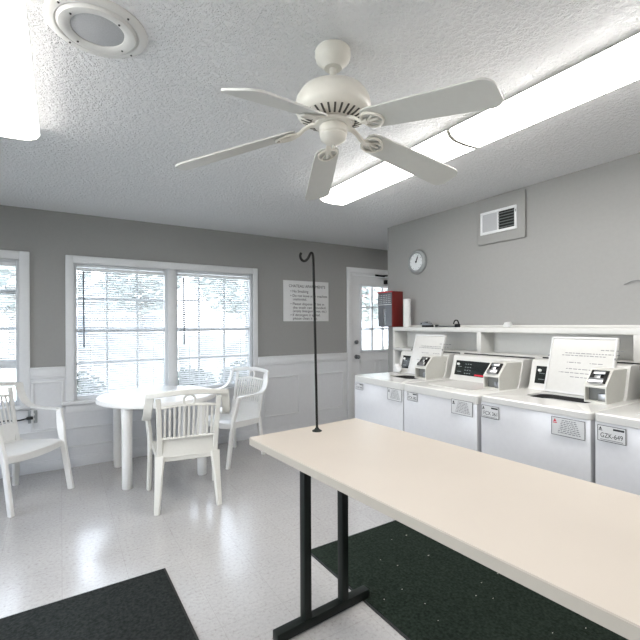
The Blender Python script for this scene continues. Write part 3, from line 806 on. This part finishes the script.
# ------------------------------------------------------------------ resin armchairs (local: +Y is the front)
def make_chair(label, mp):
    o = thing('resin_armchair', label, 'chair', (0, 0, 0), 0, 'white slat-back resin armchairs around the round table')
    bow = lambda x: -.028 * (1 - (x / .26) ** 2)
    def bp(x, z):   # point on the leaning back plane
        t = (z - .38) / .49
        return Vector((x, -.205 - .10 * t + bow(x) * (.35 + .65 * t), z))
    # seat
    n = 9; m_ = 9; vs = []; fs = []
    for lay in (0, 1):
        for j in range(m_):
            v = j / (m_ - 1); y = -.225 + v * .425; hw = .215 + .03 * v
            for i in range(n):
                u = i / (n - 1) * 2 - 1
                zc = .392 + .028 * v - .018 * (1 - u * u) * math.sin(math.pi * min(v * 1.1, 1)) - (.020 * max(0, v - .85) / .15)
                if lay: zc -= .012
                vs.append((u * hw, y + (.018 * (1 - u * u) if v == 1 else 0), zc))
    N = n * m_
    for lay in (0, 1):
        for j in range(m_ - 1):
            for i in range(n - 1):
                a = lay * N + j * n + i; fs.append((a, a + 1, a + n + 1, a + n))
    rim = [i for i in range(n)] + [n * j + n - 1 for j in range(1, m_)] + [N - 1 - i for i in range(1, n)] + [n * j for j in range(m_ - 2, 0, -1)]
    for k in range(len(rim)): a, b = rim[k], rim[(k + 1) % len(rim)]; fs.append((a, b, b + N, a + N))
    w = MB().add(vs, fs)
    # skirt under the seat edges
    w.ribbon([(-.235, .19, .385), (-.12, .203, .375), (0, .208, .372), (.12, .203, .375), (.235, .19, .385)], (0, 0, 1), .055, .012)
    for s in (-1, 1): w.ribbon([(s * .236, .19, .385), (s * .222, 0, .375), (s * .207, -.215, .368)], (0, 0, 1), .055, .012)
    w.build('seat', mp, o)
    # backrest
    w = MB()
    for s in (-1, 1):
        w.ribbon([bp(s * .198, .36), bp(s * .200, .55), bp(s * .206, .72), bp(s * .212, .835)], (1, 0, 0), [.042, .036, .036, .038], .020)
    xs = [-.284, -.24, -.16, -.08, 0, .08, .16, .24, .284]
    top = []
    for x in xs:
        p = bp(max(-.25, min(.25, x)), .85 + .028 * (1 - (x / .30) ** 2)); p.x = x
        if abs(x) > .25: p.y += .03
        top.append(p)
    w.ribbon(top, (0, 0, 1), [.034, .036, .036, .038, .040, .038, .036, .036, .034], .022)
    mid = [bp(x, .765 + .018 * (1 - (x / .2) ** 2)) for x in (-.2, -.13, -.065, 0, .065, .13, .2)]
    w.ribbon(mid, (0, 0, 1), .020, .016)
    low = [bp(x, .535) for x in (-.2, -.1, 0, .1, .2)]
    w.ribbon(low, (0, 0, 1), .016, .018)
    for k in range(11):
        x = -.165 + k * .033
        w.ribbon([bp(x, .53), bp(x, .65), bp(x, .775)], (1, 0, 0), .0155, .010)
    ring = [bp(.040 * math.cos(2 * math.pi * t / 20), .818 + .040 * math.sin(2 * math.pi * t / 20)) for t in range(21)]
    w.tube(ring, .0085, 6)
    w.ribbon([bp(x, .462) + Vector((0, .008, 0)) for x in (-.2, -.1, 0, .1, .2)], (0, 0, 1), .15, .010)
    w.ribbon([bp(x, .378) for x in (-.215, -.1, 0, .1, .215)], (0, 0, 1), .04, .022)
    w.build('backrest', mp, o)
    # arms sweep from the top corners of the back forward
    for s in (-1, 1):
        pts = spline([(s * .262, -.272, .862), (s * .270, -.262, .80), (s * .278, -.240, .735), (s * .284, -.195, .684), (s * .288, -.13, .662), (s * .286, -.02, .657), (s * .280, .08, .658), (s * .276, .135, .652)], 5)
        n_ = len(pts); wd = []; ws = []
        for i in range(n_):
            t = i / (n_ - 1); ws.append(.062 - .012 * t); wd.append((1, -.35 * (1 - t), 0))
        MB().ribbon(pts, wd, ws, .016).build('armrest', mp, o)
    for s in (-1, 1):
        pts = spline([(s * .276, .135, .655), (s * .268, .155, .56), (s * .256, .185, .43), (s * .258, .218, .25), (s * .264, .262, 0)], 4)
        n_ = len(pts)
        MB().ribbon(pts, (.25 * s, 1, 0), [.048 + .016 * math.exp(-((i / (n_ - 1) - .35) / .14) ** 2) for i in range(n_)], [.030] * n_).build('leg', mp, o)
    for s in (-1, 1):
        MB().ribbon(spline([(s * .196, -.212, .40), (s * .205, -.232, .25), (s * .220, -.262, 0)], 4), (1, .3 * s, 0), [.072 - .034 * i / 8 for i in range(9)], [.034] * 9).build('leg', mp, o)
    return o
ch = make_chair('white resin armchair pulled up to the round table with its slatted back to the camera', M['plastic_warm'])
ch.location = (.835, 3.38, 0); ch.rotation_euler = (0, 0, R(-8.5))
c2 = copy_tree(ch); c2.location = (1.475, 4.14, 0); c2.rotation_euler = (0, 0, R(112)); c2['label'] = 'white resin armchair at the right of the round table, turned sideways under the window'
c3 = copy_tree(ch); c3.location = (-.305, 4.055, 0); c3.rotation_euler = (0, 0, R(-135)); c3['label'] = 'white resin armchair cut off by the left edge, facing into the room'
for c in (c2, c3):
    for part in c.children:
        part.data = part.data.copy(); part.data.materials[0] = M['plastic']

# ------------------------------------------------------------------ outside
struct(MB().box(-30, 30, FY + T, 60, -.2, -.12).box(-30, XL - .15, -20, FY + T, -.2, -.12).build('ground_lawn', M['grass'], smooth=False))
struct(MB().box(-12, 14, FY + T + .01, FY + 1.6, -.12, -.05).build('ground_walkway', M['concrete'], smooth=False))
struct(MB().box(-20, 25, 13, 16.5, -.12, -.09).build('ground_street', M['concrete'], smooth=False))
w = MB(); w.box(-6, 7, FY + T, FY + 1.35, 2.28, 2.36)
struct(w.build('trim_7', M['soffit'], smooth=False))

def bush(name, label, loc, sx, sy, sz, n, leaf, m, seed, group, trunk=None, cat='shrub'):
    rnd = random.Random(seed); o = thing(name, label, cat, loc, 0, group)
    w = MB()
    for _ in range(n):
        while True:
            p = Vector((rnd.uniform(-1, 1), rnd.uniform(-1, 1), rnd.uniform(-1, 1)))
            if .45 < p.length < 1: break
        p = Vector((p.x * sx, p.y * sy, p.z * sz + sz + (trunk or 0)))
        q = Matrix.Translation(p) @ Matrix.Rotation(rnd.uniform(0, 6.28), 4, 'Z') @ Matrix.Rotation(rnd.uniform(0, 3.14), 4, 'X')
        l = leaf * rnd.uniform(.7, 1.3)
        w.add([(-l, 0, 0), (0, -l * .5, .1 * l), (l, 0, 0), (0, l * .5, .1 * l)], [(0, 1, 2, 3)], q)
    w.build('foliage', m, o, smooth=False)
    w = MB(); w.cyl((0, 0, 0), (0, 0, (trunk or 0) + sz * 1.2), .05 if trunk is None else .16, 10, .02 if trunk is None else .08)
    for k in range(4):
        a = k * 1.6 + .3; z0 = (trunk or .1); w.cyl((0, 0, z0), (sx * .6 * math.cos(a), sy * .6 * math.sin(a), z0 + sz), .02 if trunk is None else .07, 8, .01)
    w.build('trunk', M['bark'], o)
G = 'low leafy shrubs outside the windows'
for i, (x, y, a, h, lb) in enumerate(((.16, 6.9, .42, .42, 'low leafy shrub outside, at the lower left of the left window'), (1.85, 7.0, .40, .40, 'low shrub outside the right window, left of its pair'),
                       (2.78, 7.1, .42, .43, 'low shrub outside the right window, behind the far chair'))):
    bush('garden_shrub', lb, (x, y, -.12), a, .4, h, 1100, .05, M['hedge'], 20 + i, G)
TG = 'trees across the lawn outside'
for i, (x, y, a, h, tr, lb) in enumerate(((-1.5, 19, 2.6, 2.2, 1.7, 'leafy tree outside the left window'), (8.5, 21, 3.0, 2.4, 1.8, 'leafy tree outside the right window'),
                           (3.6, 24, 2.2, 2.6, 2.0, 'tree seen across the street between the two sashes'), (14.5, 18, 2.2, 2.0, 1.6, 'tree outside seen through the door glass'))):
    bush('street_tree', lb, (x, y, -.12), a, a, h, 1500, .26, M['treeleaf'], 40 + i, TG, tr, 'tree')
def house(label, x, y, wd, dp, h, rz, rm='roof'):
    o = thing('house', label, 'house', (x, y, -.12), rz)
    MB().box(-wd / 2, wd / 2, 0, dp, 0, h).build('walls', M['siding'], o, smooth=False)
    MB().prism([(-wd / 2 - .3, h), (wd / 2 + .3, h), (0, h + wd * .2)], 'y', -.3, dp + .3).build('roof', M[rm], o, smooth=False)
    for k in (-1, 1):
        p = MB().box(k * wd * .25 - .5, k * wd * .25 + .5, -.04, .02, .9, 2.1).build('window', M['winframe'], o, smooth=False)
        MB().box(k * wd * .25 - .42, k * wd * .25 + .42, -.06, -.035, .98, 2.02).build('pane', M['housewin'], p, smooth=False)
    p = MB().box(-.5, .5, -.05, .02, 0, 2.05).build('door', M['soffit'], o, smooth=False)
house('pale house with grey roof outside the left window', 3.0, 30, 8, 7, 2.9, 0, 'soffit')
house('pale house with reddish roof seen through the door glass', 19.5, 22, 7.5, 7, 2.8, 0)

# ------------------------------------------------------------------ light
wd = bpy.data.worlds.new('sky'); bpy.context.scene.world = wd; wd.use_nodes = True
nt = wd.node_tree; bg = nt.nodes['Background']
tc = nt.nodes.new('ShaderNodeTexCoord'); sp = nt.nodes.new('ShaderNodeSeparateXYZ'); nt.links.new(tc.outputs['Generated'], sp.inputs[0])
rp = nt.nodes.new('ShaderNodeValToRGB'); rp.color_ramp.elements[0].color = (.90, .94, 1, 1); rp.color_ramp.elements[1].color = (.66, .80, 1, 1); rp.color_ramp.elements[1].position = .8
nt.links.new(sp.outputs['Z'], rp.inputs['Fac']); nt.links.new(rp.outputs['Color'], bg.inputs['Color'])
bg.inputs['Strength'].default_value = 2.7
def light(name, kind, loc, rot, energy, **k):
    l = bpy.data.lights.new(name, kind); l.energy = energy
    for a, b in k.items(): setattr(l, a, b)
    o = bpy.data.objects.new(name, l); C.objects.link(o); o.location = loc; o.rotation_euler = rot
    return o
light('sun', 'SUN', (0, -5, 10), (R(42), 0, R(20)), 2.5, angle=R(3))
for x0, x1, z0, z1 in ((.1, .98, Z0, Z1), (1.05, 1.95, Z0, Z1), (-1.25, -.32, Z0, Z1), (3.59, 4.19, .98, 1.9)):
    p = light('window_portal', 'AREA', ((x0 + x1) / 2, FY + T + .005, (z0 + z1) / 2), (R(-90), 0, 0), 1, shape='RECTANGLE', size=x1 - x0, size_y=z1 - z0)
    p.data.cycles.is_portal = True
for a, b in ADDED_LW:  # portals for the added left-wall windows
    p = light('window_portal', 'AREA', (XL - .16, (a + b) / 2, 1.3), (0, R(-90), 0), 1, shape='RECTANGLE', size=1.6, size_y=b - a)
    p.data.cycles.is_portal = True

# ------------------------------------------------------------------ camera
cam = bpy.data.cameras.new('camera'); co = bpy.data.objects.new('camera', cam); C.objects.link(co)
cam.sensor_width = 36; cam.lens = 417 / 640 * 36; cam.clip_start = .02; cam.clip_end = 200
co.location = (0, 0, H0)
co.rotation_euler = (Matrix.Rotation(R(-31.85), 3, 'Z') @ Matrix.Rotation(R(90), 3, 'X') @ Matrix.Rotation(R(-.25), 3, 'Z')).to_euler()
cam.shift_y = 4.3 / 640
sc = bpy.context.scene; sc.camera = co
sc.view_settings.view_transform = 'Standard'; sc.view_settings.look = 'None'; sc.view_settings.gamma = 1
sc.view_settings.use_curve_mapping = False; sc.view_settings.exposure = 1.84
